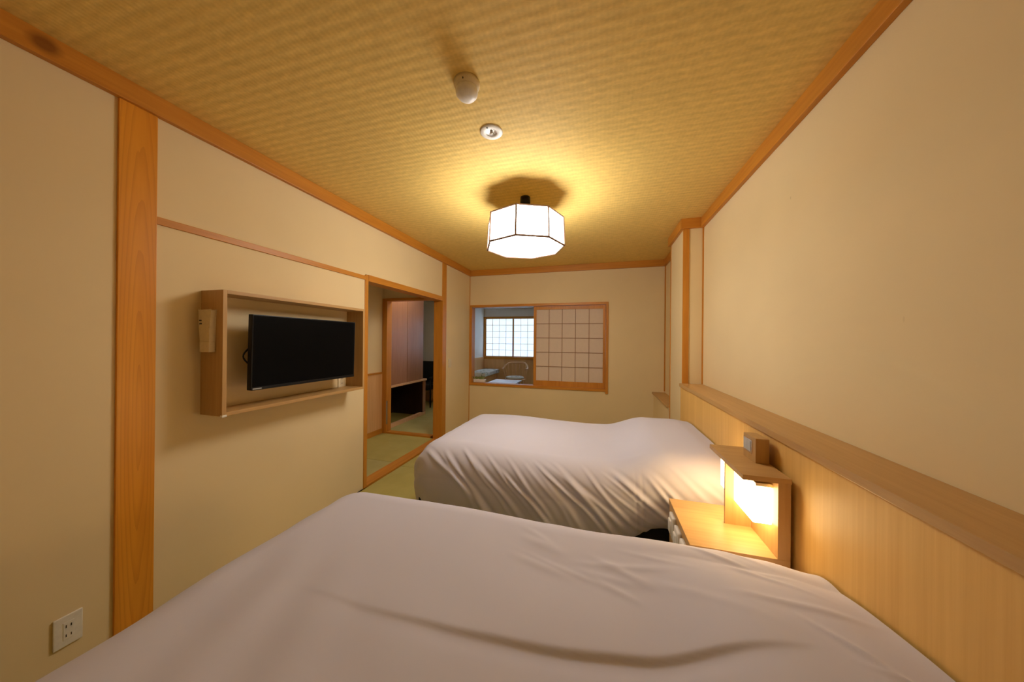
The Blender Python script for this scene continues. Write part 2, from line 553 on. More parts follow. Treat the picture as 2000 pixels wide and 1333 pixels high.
ys0, ys1 = YB + 0.030, YB + 0.060
sh = obj('shoji_frame', ring_wall(S0, S1, Z0, Z1, S0 + 0.040, S1 - 0.034, 0.728, 1.797, 'y', ys0, ys1), 'amber_z', w1)
px0, px1, pz0, pz1 = S0 + 0.040, S1 - 0.034, 0.728, 1.797
cw, ch = (px1 - px0) / 5, (pz1 - pz0) / 5
for i in range(5):
    for j in range(5):
        obj('paper_pane', box(px0 + i * cw, px0 + (i + 1) * cw, ys0 + 0.014, ys0 + 0.016, pz0 + j * ch, pz0 + (j + 1) * ch), 'shoji_paper', sh)
for i in range(1, 5):
    obj('lattice_bar', box(px0 + i * cw - 0.004, px0 + i * cw + 0.004, ys0 + 0.004, ys0 + 0.0135, pz0, pz1), 'bar_wood', sh)
for j in range(1, 5):
    obj('lattice_bar', box(px0, px1, ys0 + 0.006, ys0 + 0.0135, pz0 + j * ch - 0.004, pz0 + j * ch + 0.004), 'bar_wood', sh)

# ------------------------------------------------------------------ vestibule, tatami room and sunroom beyond
ZA = 2.162
structure(obj('ceiling', box(-4.7, XL - WT, 1.05, YB + 0.11, 2.30, 2.36), 'wall_plain'), 'pale ceiling over the vestibule')
structure(obj('ceiling', box(-4.7, 1.2, YB + 0.11, AY1 + 0.1, ZA, ZA + 0.06), 'wall_plain'), 'pale ceiling over the sunroom')
wv = structure(obj('wall_vestibule', box(VX - 0.09, VX, 1.05, VY, 0, 2.30), 'wall'), 'vestibule wall seen through the doorway')
for k in range(8):
    y0 = 1.15 + (VY - 1.15) * k / 8
    obj('wainscot_plank', box(VX, VX + 0.012, y0 + 0.001, y0 + (VY - 1.15) / 8 - 0.001, 0.07, 0.842, 0.002), 'wainscot', wv)
obj('wainscot_cap', box(VX, VX + 0.022, 1.15, VY, 0.842, 0.866, 0.002), 'amber_y', wv)
obj('skirting', box(VX, VX + 0.018, 1.15, VY, 0, 0.07, 0.002), 'amber_y', wv)
structure(obj('wall_vestibule_end', box(VX, XL - WT, 1.05, 1.15, 0, 2.30), 'wall'), 'hidden near end of the vestibule')
structure(obj('wall_lintel', box(-4.6, XL - WT, VY + 0.005, VY + 0.085, 1.905, 2.30), 'wall'), 'strip of wall above the inner doorway')
structure(obj('wall_closet_side', box(-4.6, VX - 0.005, VY + 0.005, VY + 0.085, 0, 1.905), 'wall'), 'wall beside the closet')
d2 = sroot('door_2', (-2.9, VY, 0), 'inner doorway between vestibule and tatami room')
obj('door_post', box(-2.955, -2.878, VY - 0.012, VY + 0.095, 0, 1.870, 0.003), 'amber_z', d2)
obj('door_post', box(-2.175, XL - WT - 0.012, VY + 0.052, VY + 0.095, 0, 1.870, 0.003), 'amber_z', d2)
obj('door_head', box(-2.955, XL - WT - 0.012, VY - 0.012, VY + 0.095, 1.870, 1.905, 0.003), 'amber_x', d2)
obj('threshold', box(-2.878, -2.175, VY - 0.008, VY + 0.088, -0.03, 0.020, 0.003), 'amber_x', d2)
hg = bmesh.new()
add_box(hg, -2.879, -2.872, VY - 0.016, VY + 0.010, 0.13, 0.46)
obj('edge_guard', hg, 'chrome', d2, label='metal edge guard low on the door post')

structure(obj('wall_tatami_left', box(-4.7, -4.6, VY, 6.05, 0, 2.30), 'wall_plain'), 'hidden far left wall of the tatami room')
wr = structure(obj('wall_tatami_end', box(-4.6, AX0, 5.95, 6.05, 0, 2.30), 'wall_plain'), 'pale wall with wooden wainscot past the closet')
for k in range(6):
    x0 = -4.6 + 1.68 * k / 6
    obj('wainscot_plank', box(x0 + 0.001, x0 + 0.279, 5.938, 5.95, 0.0, 0.815, 0.002), 'wainscot', wr)
obj('wainscot_cap', box(-4.6, AX0, 5.928, 5.95, 0.815, 0.840, 0.002), 'amber_x', wr)
ws = structure(obj('wall_sunroom_left', box(AX0 - 0.1, AX0, 6.05, AY1, 0, ZA), 'wall_plain'), 'pale sunroom wall seen through the interior window')
for k in range(5):
    y0 = 6.05 + 1.55 * k / 5
    obj('wainscot_plank', box(AX0, AX0 + 0.012, y0 + 0.001, y0 + 0.309, 0.0, 0.86, 0.002), 'wainscot', ws)
obj('wainscot_cap', box(AX0, AX0 + 0.018, 6.05, AY1, 0.86, 0.90, 0.002), 'wainscot', ws)
WX0, WX1, WZ0, WZ1 = -2.895, 0.15, 0.895, 1.915
wf = structure(obj('wall_sunroom_far', ring_wall(AX0 - 0.1, 1.2, 0, ZA, WX0, WX1, WZ0, WZ1, 'y', AY1, AY1 + 0.1), 'wall_plain'), 'far sunroom wall under and around the bright paper window')
for k in range(14):
    x0 = AX0 + 4.02 * k / 14
    obj('wainscot_plank', box(x0 + 0.0015, x0 + 4.02 / 14 - 0.0015, AY1 - 0.012, AY1, 0.0, 0.85, 0.003), 'wainscot', wf)
structure(obj('wall_sunroom_right', box(1.1, 1.2, YB, AY1, 0, ZA), 'wall_plain'), 'hidden right wall of the sunroom')

w2 = sroot('window_2', (-2.1, AY1, 0.89), 'bright daylit window with latticed paper screens in the sunroom')
obj('frame_head', box(WX0 - 0.03, WX1 + 0.03, AY1 - 0.03, AY1 + 0.09, WZ1 - 0.005, WZ1 + 0.035, 0.002), 'amber_x', w2)
obj('frame_sill', box(WX0 - 0.03, WX1 + 0.03, AY1 - 0.04, AY1 + 0.09, WZ0 - 0.045, WZ0 + 0.012, 0.002), 'amber_x', w2)
obj('frame_side', box(WX0 - 0.02, WX0 + 0.020, AY1 - 0.03, AY1 + 0.09, WZ0 + 0.012, WZ1 - 0.005, 0.002), 'amber_z', w2)
obj('frame_side', box(WX1 - 0.020, WX1 + 0.03, AY1 - 0.03, AY1 + 0.09, WZ0 + 0.012, WZ1 - 0.005, 0.002), 'amber_z', w2)
n_s = 4
sw = (WX1 - WX0 - 0.04) / n_s
for k in range(n_s):
    a = WX0 + 0.02 + k * sw
    yy = AY1 + (0.006 if k % 2 == 0 else 0.030)
    zb, zt_ = WZ0 + 0.013, WZ1 - 0.006
    sa = obj('sash', ring_wall(a - (0.012 if k else 0), a + sw + (0.012 if k < 3 else 0), zb, zt_, a + 0.016, a + sw - 0.016, zb + 0.02, zt_ - 0.016, 'y', yy, yy + 0.020), 'amber_z', w2)
    obj('paper_sheet', box(a + 0.016, a + sw - 0.016, yy + 0.010, yy + 0.0115, zb + 0.02, zt_ - 0.016), 'sun_paper', sa)
    for i in range(1, 4):
        xx = a + 0.016 + (sw - 0.032) * i / 4
        obj('lattice_bar', box(xx - 0.005, xx + 0.005, yy + 0.003, yy + 0.0095, zb + 0.02, zt_ - 0.016), 'chair_wood', sa)
    for j in range(1, 6):
        zz = zb + 0.02 + (zt_ - zb - 0.036) * j / 6
        obj('lattice_bar', box(a + 0.016, a + sw - 0.016, yy + 0.004, yy + 0.0095, zz - 0.005, zz + 0.005), 'chair_wood', sa)
    obj('glass_pane', box(a, a + sw, AY1 + 0.074, AY1 + 0.078, zb, zt_), 'glass', w2)

# ------------------------------------------------------------------ ceiling lamp
LX, LY = -0.560, 2.324
lamp = thing('ceiling_lamp', (LX, LY, ZC), 'lit octagonal white paper lamp with thin dark frame hung from ceiling', 'lamp')
ZB_, ZTOP, RB, RT_ = 2.046, 2.258, 0.302, 0.292
ROT = math.radians(1.5)
def ocv(k, r, z):
    an = ROT + math.pi / 4 * k
    return Vector((LX + r * math.cos(an), LY + r * math.sin(an), z))
def oct_prism(r, z0, z1, r1=None):
    bm = bmesh.new()
    A = [bm.verts.new(ocv(k, r, z0)) for k in range(8)]
    B = [bm.verts.new(ocv(k, r1 or r, z1)) for k in range(8)]
    bm.faces.new(A); bm.faces.new(list(reversed(B)))
    for k in range(8):
        bm.faces.new((A[k], A[(k + 1) % 8], B[(k + 1) % 8], B[k]))
    return bm
for k in range(8):
    bm = bmesh.new()
    th_ = 0.003
    q = [ocv(k, RB, ZB_), ocv(k + 1, RB, ZB_), ocv(k + 1, RT_, ZTOP), ocv(k, RT_, ZTOP)]
    q2 = [ocv(k, RB - th_, ZB_), ocv(k + 1, RB - th_, ZB_), ocv(k + 1, RT_ - th_, ZTOP), ocv(k, RT_ - th_, ZTOP)]
    A = [bm.verts.new(p) for p in q]
    B = [bm.verts.new(p) for p in q2]
    bm.faces.new(A); bm.faces.new(list(reversed(B)))
    for i in range(4):
        bm.faces.new((A[i], A[(i + 1) % 4], B[(i + 1) % 4], B[i]))
    obj('paper_panel', bm, 'lamp_paper', lamp)
obj('bottom_panel', oct_prism(RB - 0.004, ZB_ - 0.001, ZB_ + 0.002), 'lamp_bottom', lamp)
obj('top_cover', oct_prism(RT_ - 0.004, ZTOP - 0.004, ZTOP), 'ceramic', lamp)
for k in range(8):
    bm = bmesh.new(); add_tube(bm, [ocv(k, RB + 0.004, ZB_ - 0.002), ocv(k, RT_ + 0.004, ZTOP + 0.001)], 0.0068, 6)
    obj('frame_bar', bm, 'frame_metal', lamp)
bm = bmesh.new(); add_tube(bm, [ocv(k, RB + 0.001, ZB_ - 0.002) for k in range(8)], 0.0075, 6, True); obj('bottom_rim', bm, 'frame_metal', lamp)
bm = bmesh.new(); add_tube(bm, [ocv(k, RT_ + 0.001, ZTOP + 0.001) for k in range(8)], 0.0060, 6, True); obj('top_rim', bm, 'frame_metal', lamp)
bm = bmesh.new(); add_lathe(bm, (LX, LY), [(0.0, ZC), (0.038, ZC), (0.040, ZC - 0.045), (0.034, ZC - 0.052), (0.0, ZC - 0.052)]); obj('mount', bm, 'black_plastic', lamp, True)
bm = bmesh.new(); add_tube(bm, [(LX, LY, ZC - 0.05), (LX, LY, ZTOP - 0.002)], 0.008, 10); obj('stem', bm, 'black_plastic', lamp)

# ------------------------------------------------------------------ ceiling fittings
sd = thing('smoke_detector', (-0.56, 1.225, ZC), 'round white smoke detector with a domed cap on the ceiling', 'detector')
bm = bmesh.new(); add_lathe(bm, (-0.56, 1.225), [(0, ZC), (0.056, ZC), (0.056, ZC - 0.012), (0.048, ZC - 0.030), (0, ZC - 0.030)]); obj('base', bm, 'cream_plastic', sd, True)
bm = bmesh.new(); add_lathe(bm, (-0.56, 1.225), [(0.046, ZC - 0.030), (0.048, ZC - 0.040), (0.046, ZC - 0.052), (0.036, ZC - 0.064), (0.018, ZC - 0.070), (0, ZC - 0.072)]); obj('dome', bm, 'white_plastic', sd, True)
bm = bmesh.new(); add_lathe(bm, (-0.56 + 0.005, 1.225 - 0.051), [(0, ZC - 0.018), (0.003, ZC - 0.018), (0.003, ZC - 0.024), (0, ZC - 0.024)], 8); obj('indicator', bm, 'slot', sd)
dl = thing('recessed_light', (-0.562, 1.547, ZC), 'small round white recessed light, unlit, near the smoke detector', 'light')
cx, cy = -0.562, 1.547
bm = bmesh.new(); add_lathe(bm, (cx, cy), [(0.060, ZC), (0.061, ZC - 0.003), (0.056, ZC - 0.006), (0.032, ZC - 0.007), (0.027, ZC - 0.004), (0.027, ZC - 0.001), (0.060, ZC - 0.001)]); obj('trim_ring', bm, 'white_plastic', dl, True)
bm = bmesh.new(); add_lathe(bm, (cx, cy), [(0, ZC - 0.0012), (0.014, ZC - 0.0015), (0.027, ZC - 0.0045)], 20); obj('reflector', bm, 'chrome', dl, True)
bm = bmesh.new(); add_lathe(bm, (cx, cy), [(0.008, ZC - 0.002), (0.0095, ZC - 0.006), (0.006, ZC - 0.011), (0, ZC - 0.013)], 14); obj('bulb', bm, 'white_plastic', dl, True)
bm = bmesh.new(); add_box(bm, cx - 0.012, cx - 0.004, cy - 0.047, cy - 0.040, ZC - 0.0085, ZC - 0.006); obj('test_button', bm, 'slot', dl)

# ------------------------------------------------------------------ television box on the left wall
BX = XL + 0.162
BY0, BY1, BZ0, BZ1 = 1.098, 2.078, 0.920, 1.566
tb = thing('box_shelf', (XL, BY0, BZ0), 'shallow pale wooden box frame on the wall around the television', 'shelf')
t = 0.019
obj('side_panel', box(XL, BX, BY0, BY0 + t, BZ0, BZ1, 0.0015), 'ash_z', tb)
obj('side_panel', box(XL, BX, BY1 - t, BY1, BZ0, BZ1, 0.0015), 'ash_z', tb)
obj('top_panel', box(XL, BX, BY0 + t, BY1 - t, BZ1 - t, BZ1, 0.0015), 'ash_y', tb)
obj('bottom_panel', box(XL, BX, BY0 + t, BY1 - t, BZ0, BZ0 + t, 0.0015), 'ash_y', tb)
bm = bmesh.new(); add_box(bm, BX - 0.012, BX + 0.003, BY0 - 0.002, BY0 + 0.021, BZ0 - 0.005, BZ0 + 0.007, 0.003); obj('corner_guard', bm, 'white_plastic', tb, label='small white bumper on the lower corner')

tv = thing('television', (XL, 1.6, 1.2), 'black flat screen television hung inside the wooden wall frame', 'television')
TX = -1.838
TY0, TY1, TZ0, TZ1 = 1.237, 1.978, 1.030, 1.453
bmv = box(TX - 0.032, TX, TY0, TY1, TZ0, TZ1, 0.004)
bm2 = box(TX - 0.0005, TX + 0.0012, TY0 + 0.007, TY1 - 0.007, TZ0 + 0.018, TZ1 - 0.007)
bm3 = box(TX - 0.001, TX + 0.003, TY0 + 0.002, TY1 - 0.002, TZ0, TZ0 + 0.016, 0.001)
bm4 = box(TX - 0.062, TX - 0.03, TY0 + 0.12, TY1 - 0.12, TZ0 + 0.03, TZ1 - 0.12, 0.01)
for bb, nm, mt in ((bmv, 'casing', 'black_plastic'), (bm2, 'screen', 'screen'), (bm3, 'lower_bezel', 'black_plastic'), (bm4, 'rear_housing', 'black_plastic')):
    bmesh.ops.rotate(bb, verts=bb.verts, cent=(TX, 1.6, 1.24), matrix=Matrix.Rotation(math.radians(1.2), 3, 'Y'))
    obj(nm, bb, mt, tv)
obj('wall_mount', box(XL, TX - 0.058, 1.53, 1.69, 1.16, 1.34, 0.004), 'black_plastic', tv)
bm = bmesh.new()
add_tube(bm, [(TX - 0.04, TY0 + 0.020 - 0.035 * math.sin(math.pi * k / 10), 1.27 - 0.10 * k / 10) for k in range(11)], 0.0045, 8)
obj('cable', bm, 'black_plastic', tv, True)
bm = bmesh.new()
add_box(bm, TX + 0.003, TX + 0.0034, TY0 + 0.008, TY0 + 0.055, TZ0 + 0.005, TZ0 + 0.011)
bmesh.ops.rotate(bm, verts=bm.verts, cent=(TX, 1.6, 1.24), matrix=Matrix.Rotation(math.radians(1.2), 3, 'Y'))
obj('badge', bm, 'lcd', tv)

# remote control in its cradle on the outside of the frame
rc = thing('remote_control', (-1.916, BY0, 1.25), 'slim cream handset clipped to the side of the television frame', 'remote')
bm = prism([(-1.966, 1.462), (-1.879, 1.462), (-1.881, 1.40), (-1.888, 1.252), (-1.951, 1.252), (-1.961, 1.38)], 'y', BY0 - 0.024, BY0 - 0.001)
bmesh.ops.bevel(bm, geom=list(bm.edges), offset=0.003, segments=1, affect='EDGES')
obj('body', bm, 'cream_plastic', rc)
obj('cradle', box(-1.954, -1.884, BY0 - 0.028, BY0 - 0.001, 1.248, 1.300, 0.003), 'cream_plastic', rc)
obj('button', box(-1.961, -1.946, BY0 - 0.026, BY0 - 0.023, 1.405, 1.412), 'slot', rc)
obj('button', box(-1.959, -1.944, BY0 - 0.026, BY0 - 0.023, 1.388, 1.395), 'slot', rc)
obj('side_key', box(-1.892, -1.888, BY0 - 0.026, BY0 - 0.023, 1.33, 1.37), 'cream_plastic', rc)

# ------------------------------------------------------------------ outlets and switch
def outlet(y, z, label, w=0.070, h=0.118, mat='white_plastic'):
    o = thing('power_outlet', (XL, y, z), label, 'outlet')
    obj('plate', box(XL, XL + 0.008, y - w / 2, y + w / 2, z - h / 2, z + h / 2, 0.003), mat, o)
    obj('insert', box(XL + 0.007, XL + 0.0095, y - 0.013, y + 0.013, z - 0.034, z + 0.034, 0.001), mat, o)
    for dy in (-0.006, 0.006):
        for dz in (-0.018, 0.018):
            obj('slot', box(XL + 0.009, XL + 0.0101, y + dy - 0.0012, y + dy + 0.0012, z + dz - 0.005, z + dz + 0.005), 'slot', o)
outlet(0.688, 0.172, 'white wall outlet low on the wall beside the wooden pillar')
outlet(2.008, 0.985, 'small pale outlet half hidden inside the television frame', mat='cream_plastic')
sw_ = thing('light_switch', (XL, 3.872, 1.006), 'pale light switch on the wall right of the doorway', 'switch')
obj('plate', box(XL, XL + 0.007, 3.872 - 0.045, 3.872 + 0.045, 0.945, 1.065, 0.003), 'cream_plastic', sw_)
obj('rocker', box(XL + 0.006, XL + 0.011, 3.872 - 0.020, 3.872 + 0.020, 0.970, 1.040, 0.003), 'cream_plastic', sw_)

# ------------------------------------------------------------------ headboard
hb = thing('headboard', (0.72, 1.2, 0), 'long pale wooden headboard with a ledge on top, behind both beds', 'headboard')
obj('panel', box(0.716, XR - 0.002, YN + 0.002, 3.098, 0, ZS - 0.028), 'panel', hb)
obj('ledge', box(0.704, XR - 0.002, YN + 0.002, 3.098, ZS - 0.028, ZS, 0.002), 'ash_y', hb)

# ------------------------------------------------------------------ beds
def duvet(x0, x1, y0, y1, top, hem, rx, rz, disp, foot_drop, nx=330, ny=300):
    """Soft cover: flat middle, rounded shoulders, sides hanging to the hem. disp(x, y, over, px, py) -> (out, up)."""
    flat_x0, flat_x1 = x0 + rx, x1 - 0.06
    flat_y0, flat_y1 = y0 + rx, y1 - rx
    arc = math.pi / 2 * (rx + rz) / 2
    over = arc + (top - hem - rz)
    hang = top - hem - rz
    bm = bmesh.new()
    V = []
    p0, p1 = flat_x0 - over, flat_x1 + 0.06
    q0, q1 = flat_y0 - over, flat_y1 + over
    for i in range(nx + 1):
        row = []
        p = p0 + (p1 - p0) * i / nx
        for j in range(ny + 1):
            q = q0 + (q1 - q0) * j / ny
            dx = min(0.0, p - flat_x0)
            dy = (q - flat_y0) if q < flat_y0 else ((q - flat_y1) if q > flat_y1 else 0.0)
            d = math.hypot(dx, dy)
            cx_ = max(flat_x0, p)
            cy_ = min(max(q, flat_y0), flat_y1)
            ux, uy = (dx / d, dy / d) if d > 1e-9 else (0, 0)
            dd = min(d, over)
            X_0 = cx_
            if dd <= arc:
                an = dd / arc * math.pi / 2
                h, v = rx * math.sin(an), rz * (1 - math.cos(an))
            else:
                L_ = (dd - arc) / hang
                h, v = rx + 0.014 * math.sin(L_ * math.pi * 0.5) - 0.05 * L_ * L_, rz + (dd - arc) + foot_drop * L_ * L_ * (1 - sstep(0.0, 0.34, X_0))
            X_, Y_ = cx_ + ux * h, cy_ + uy * h
            o_, u_ = disp(X_, Y_, dd / over, p, q)
            row.append(bm.verts.new((X_ + ux * o_, Y_ + uy * o_, top - v + u_)))
        V.append(row)
    for i in range(nx):
        for j in range(ny):
            bm.faces.new((V[i][j], V[i + 1][j], V[i + 1][j + 1], V[i][j + 1]))
    return bm

def nz(x, y, s, seed):
    return noise.noise(Vector((x * s + seed * 7.3, y * s - seed * 3.1, seed * 1.7)))

def g(x, w):
    return math.exp(-(x / w) ** 2)

# discrete folds on the long side of the far bed: start point on the shoulder, slanting towards the headboard
rnd = random.Random(11)
FOLDS = []
xs = -1.30
while xs < 0.42:
    xs += rnd.choice((0.045, 0.060, 0.085, 0.120))
    FOLDS.append((xs, rnd.uniform(0.75, 1.25), rnd.uniform(0.012, 0.030), rnd.uniform(0.004, 0.015), rnd.uniform(0.12, 0.34), rnd.uniform(0.35, 0.60)))

def disp_far(X_, Y_, s, p, q):
    up_ = 0.012 * nz(X_, Y_, 1.6, 1) + 0.004 * nz(X_, Y_, 5, 2)
    head = sstep(0.05, 0.38, X_)
    cr = 1 - abs((Y_ - 2.43) / 0.66) ** 4
    up_ += 0.104 * head * max(0.0, cr) - 0.012 * sstep(0.60, 0.70, X_) * head
    up_ += 0.022 * g(X_ + 0.85, 0.35) - 0.012 * g(X_ + 0.25, 0.4)
    out = 0.0
    if q < 2.05:
        drop = 2.05 - q
        w = sstep(0.06, 0.26, drop)
        for xs, sl, wd, am, st, en in FOLDS:
            c = xs + sl * (drop - 0.12) + 0.5 * drop * drop + 0.02 * math.sin(drop * 9 + xs * 40)
            t_ = (p - c) / wd
            if -4 < t_ < 4:
                out += am * (math.exp(-t_ * t_) - 0.55 * math.exp(-((t_ - 1.7) ** 2))) * w * sstep(st - 0.14, st, drop + 0.02) * (1 - 0.8 * sstep(en - 0.05, en + 0.2, drop)) * (1 - 0.6 * sstep(0.35, 0.75, p))
        out += 0.010 * nz(p * 1.0, q * 0.6, 3.0, 4) * w
        for xs in (0.20, 0.235):                # stitched seam pair
            out -= 0.004 * g(p - xs - 0.03 * drop, 0.006) * sstep(0.1, 0.3, drop)
    if p < -1.05:
        w = sstep(0.05, 0.3, -1.05 - p)
        out += 0.012 * math.sin(q * 34 + 3 * nz(p, q, 3, 6)) * w
    return out, up_

def ridge_y(x):
    return -0.0114 * x ** 3 + 0.1125 * x * x + 0.1477 * x + 0.7466

def disp_near(X_, Y_, s, p, q):
    up_ = 0.010 * nz(X_, Y_, 1.5, 9) + 0.003 * nz(X_, Y_, 5.5, 10)
    head = sstep(0.10, 0.42, X_)
    cr = 1 - abs((Y_ - 0.66) / 0.50) ** 2.2
    up_ += 0.072 * head * max(0.0, cr) - 0.015 * sstep(0.55, 0.70, X_) * head
    up_ += 0.014 * (1 - sstep(-0.6, 0.2, X_)) + 0.012 * g(X_ - 0.25, 0.22)
    # overlap of the cover: a soft lip running across the bed
    d = Y_ - ridge_y(X_)
    am = sstep(-0.95, 0.05, X_) * (1 - sstep(0.22, 0.50, X_))
    up_ += am * (0.011 * sstep(-0.010, 0.004, d) * (1 - sstep(0.0, 0.35, d)) - 0.004 * g(d + 0.022, 0.022))
    # broad soft folds fanning towards the foot
    fan = sstep(-0.1, -0.8, X_) * (1 - sstep(0.6, 0.95, Y_))
    up_ += 0.0045 * fan * math.sin((X_ * 1.0 + 0.35 * Y_) * 26 + 2.5 * nz(X_, Y_, 1.6, 12))
    for (fx, fy, an, ln, wd, aa) in NEAR_WR:
        ca, sa_ = math.cos(an), math.sin(an)
        u_ = (X_ - fx) * ca + (Y_ - fy) * sa_
        v_ = -(X_ - fx) * sa_ + (Y_ - fy) * ca
        if abs(u_) < ln and abs(v_) < wd * 4:
            up_ += aa * math.exp(-(v_ / wd) ** 2) * (math.cos(u_ / ln * math.pi) * 0.5 + 0.5)
    out = 0.0
    if p < -0.95:
        out += 0.004 * math.sin(q * 21 + 3 * nz(p, q, 2.5, 14)) * sstep(0.05, 0.3, -0.95 - p)
    return out, up_

NEAR_WR = []
for k in range(16):
    NEAR_WR.append((rnd.uniform(-0.25, 0.55), rnd.uniform(0.95, 1.28), rnd.uniform(-0.55, 0.15), rnd.uniform(0.10, 0.28), rnd.uniform(0.010, 0.022), rnd.uniform(0.002, 0.005)))
NEAR_WR += [(0.55, 0.86, -0.9, 0.13, 0.010, 0.006), (0.60, 0.80, -0.3, 0.10, 0.008, 0.004)]

def bed(y0, y1, top, disp, label, foot_drop=0.0):
    b_ = thing('bed', (-0.3, (y0 + y1) / 2, 0), label, 'bed', 'twin beds')
    obj('bed_base', box(-1.20, 0.690, y0 + 0.06, y1 - 0.06, 0.06, 0.27, 0.01), 'bed_base', b_)
    obj('mattress', box(-1.19, 0.690, y0 + 0.07, y1 - 0.07, 0.275, top - 0.12, 0.04), 'mattress', b_)
    for lx in (-1.10, 0.60):
        for ly in (y0 + 0.15, y1 - 0.15):
            bm_ = bmesh.new()
            add_tube(bm_, [(lx, ly, 0.0), (lx, ly, 0.062)], 0.025, 10)
            obj('leg', bm_, 'black_plastic', b_)
    o = obj('duvet', duvet(-1.275, 0.706, y0, y1, top, 0.252, 0.19, 0.20, disp, foot_drop), 'linen', b_, True)
    return b_
bed(0.12, 1.368, 0.578, disp_near, 'nearer bed under a white duvet, in the foreground')
bed(1.822, 3.06, 0.582, disp_far, 'farther bed under a wrinkled white duvet, past the nightstand', 0.13)

# ------------------------------------------------------------------ nightstand with built-in lamp
ns = thing('nightstand', (0.53, 1.585, 0), 'pale wooden nightstand with a glowing lamp under its hood, between the two beds', 'nightstand')
NY0, NY1 = 1.393, 1.778
NX0, NX1 = 0.360, 0.698
NT = 0.500
obj('table_top', box(NX0, NX1, NY0, NY1, NT - 0.028, NT, 0.002), 'ash_x', ns)
obj('side_panel', box(NX0 + 0.004, NX1, NY0, NY0 + 0.018, 0, NT - 0.028), 'ash_z', ns)
obj('side_panel', box(NX0 + 0.004, NX1, NY1 - 0.018, NY1, 0, NT - 0.028), 'ash_z', ns)
fp = obj('front_panel', box(NX0 + 0.004, NX0 + 0.020, NY0 + 0.018, NY1 - 0.018, 0.02, NT - 0.028), 'ash_z', ns)
for yc, zc in ((1.668, 0.418), (1.567, 0.408), (1.467, 0.408)):
    bm = bmesh.new(); add_box(bm, NX0 - 0.014, NX0 + 0.006, yc - 0.038, yc + 0.038, zc - 0.058, zc + 0.052, 0.009)
    c_ = obj('switch_cover', bm, 'white_plastic', fp, True)
    bm = bmesh.new(); add_box(bm, NX0 - 0.022, NX0 - 0.012, yc - 0.020, yc + 0.020, zc - 0.034, zc + 0.030, 0.005)
    obj('switch_key', bm, 'white_plastic', fp, True)
obj('back_post', box(0.657, NX1, NY0, NY1, NT, 0.788, 0.0015), 'ash_z', ns)
obj('divider', box(0.556, 0.657, 1.603, 1.615, NT, 0.788), 'ash_z', ns)
obj('hood', box(0.540, NX1, NY0 - 0.004, NY1 - 0.02, 0.788, 0.808, 0.0015), 'ash_x', ns)
obj('lamp_diffuser', box(0.590, 0.652, 1.425, 1.602, 0.611, 0.752, 0.002), 'bed_lamp', ns, label='glowing white acrylic lamp box on the near side of the divider')
obj('lamp_diffuser', box(0.590, 0.652, 1.616, 1.760, 0.611, 0.752, 0.002), 'bed_lamp', ns, label='glowing white acrylic lamp box on the far side of the divider')
obj('lamp_bracket', box(0.600, 0.657, 1.430, 1.600, 0.753, 0.766), 'chrome', ns)

ck = thing('alarm_clock', (0.668, 1.585, 0.808), 'small wooden block clock with a grey display on the nightstand hood', 'clock')
def rotz(bm, cent, deg):
    bmesh.ops.rotate(bm, verts=bm.verts, cent=cent, matrix=Matrix.Rotation(math.radians(deg), 3, 'Z'))
    return bm
cc = (0.668, 1.585, 0.86)
obj('body', rotz(box(0.640, 0.690, 1.535, 1.637, 0.808, 0.912, 0.002), cc, 3), 'ash_z', ck)
obj('bezel', rotz(box(0.637, 0.641, 1.563, 1.630, 0.838, 0.897, 0.001), cc, 3), 'chrome', ck)
obj('display', rotz(box(0.6355, 0.6375, 1.569, 1.624, 0.846, 0.890), cc, 3), 'lcd', ck)

# ------------------------------------------------------------------ closet in the tatami room
cl = thing('closet', (-3.25, 4.3, 0), 'reddish brown wooden closet with two tall doors above an open alcove', 'closet')
KX = -2.98
obj('carcass', box(-3.60, KX - 0.022, 3.80, 4.80, 0.66, 2.20), 'closet', cl)
obj('door', box(KX - 0.022, KX, 3.800, 4.318, 0.640, 2.20, 0.002), 'closet', cl)
obj('door', box(KX - 0.022, KX, 4.326, 4.790, 0.640, 2.20, 0.002), 'closet', cl)
obj('shelf', box(-3.60, KX + 0.02, 3.80, 4.885, 0.606, 0.638, 0.002), 'chair_wood', cl)
obj('side_panel', box(-3.60, KX - 0.002, 4.800, 4.880, 0.012, 0.606, 0.002), 'closet', cl)
obj('back_panel', box(-3.62, -3.60, 3.80, 4.88, 0, 2.20), 'shade_wood', cl)
obj('side_panel', box(-3.60, -3.0, 3.79, 3.80, 0, 0.606), 'shade_wood', cl)
obj('alcove_shade', box(-3.60, KX - 0.012, 4.794, 4.800, 0.0, 0.606), 'shade_wood', cl)  # added thin dark sheet, painted shade over the panel's inner face
obj('plinth', box(KX - 0.06, KX, 3.80, 4.880, 0, 0.050, 0.003), 'chair_wood', cl)

# ------------------------------------------------------------------ black chair past the closet
bc = thing('armchair', (-3.42, 5.62, 0), 'black upholstered chair glimpsed past the closet', 'chair')
bm = bmesh.new(); add_box(bm, -3.72, -3.20, 5.34, 5.80, 0.33, 0.45, 0.04); obj('seat', bm, 'black_cloth', bc, True)
bm = bmesh.new(); add_box(bm, -3.72, -3.20, 5.76, 5.86, 0.42, 0.88, 0.04); obj('backrest', bm, 'black_cloth', bc, True)
for s in (-3.74, -3.20):
    bm = bmesh.new(); add_box(bm, s, s + 0.05, 5.34, 5.84, 0.55, 0.60, 0.018); obj('armrest', bm, 'black_cloth', bc, True)
    for yy in (5.37, 5.80):
        bm = bmesh.new(); add_tube(bm, [(s + 0.025, yy, 0), (s + 0.025, yy, 0.56)], 0.014, 8); obj('leg', bm, 'black_plastic', bc, True)

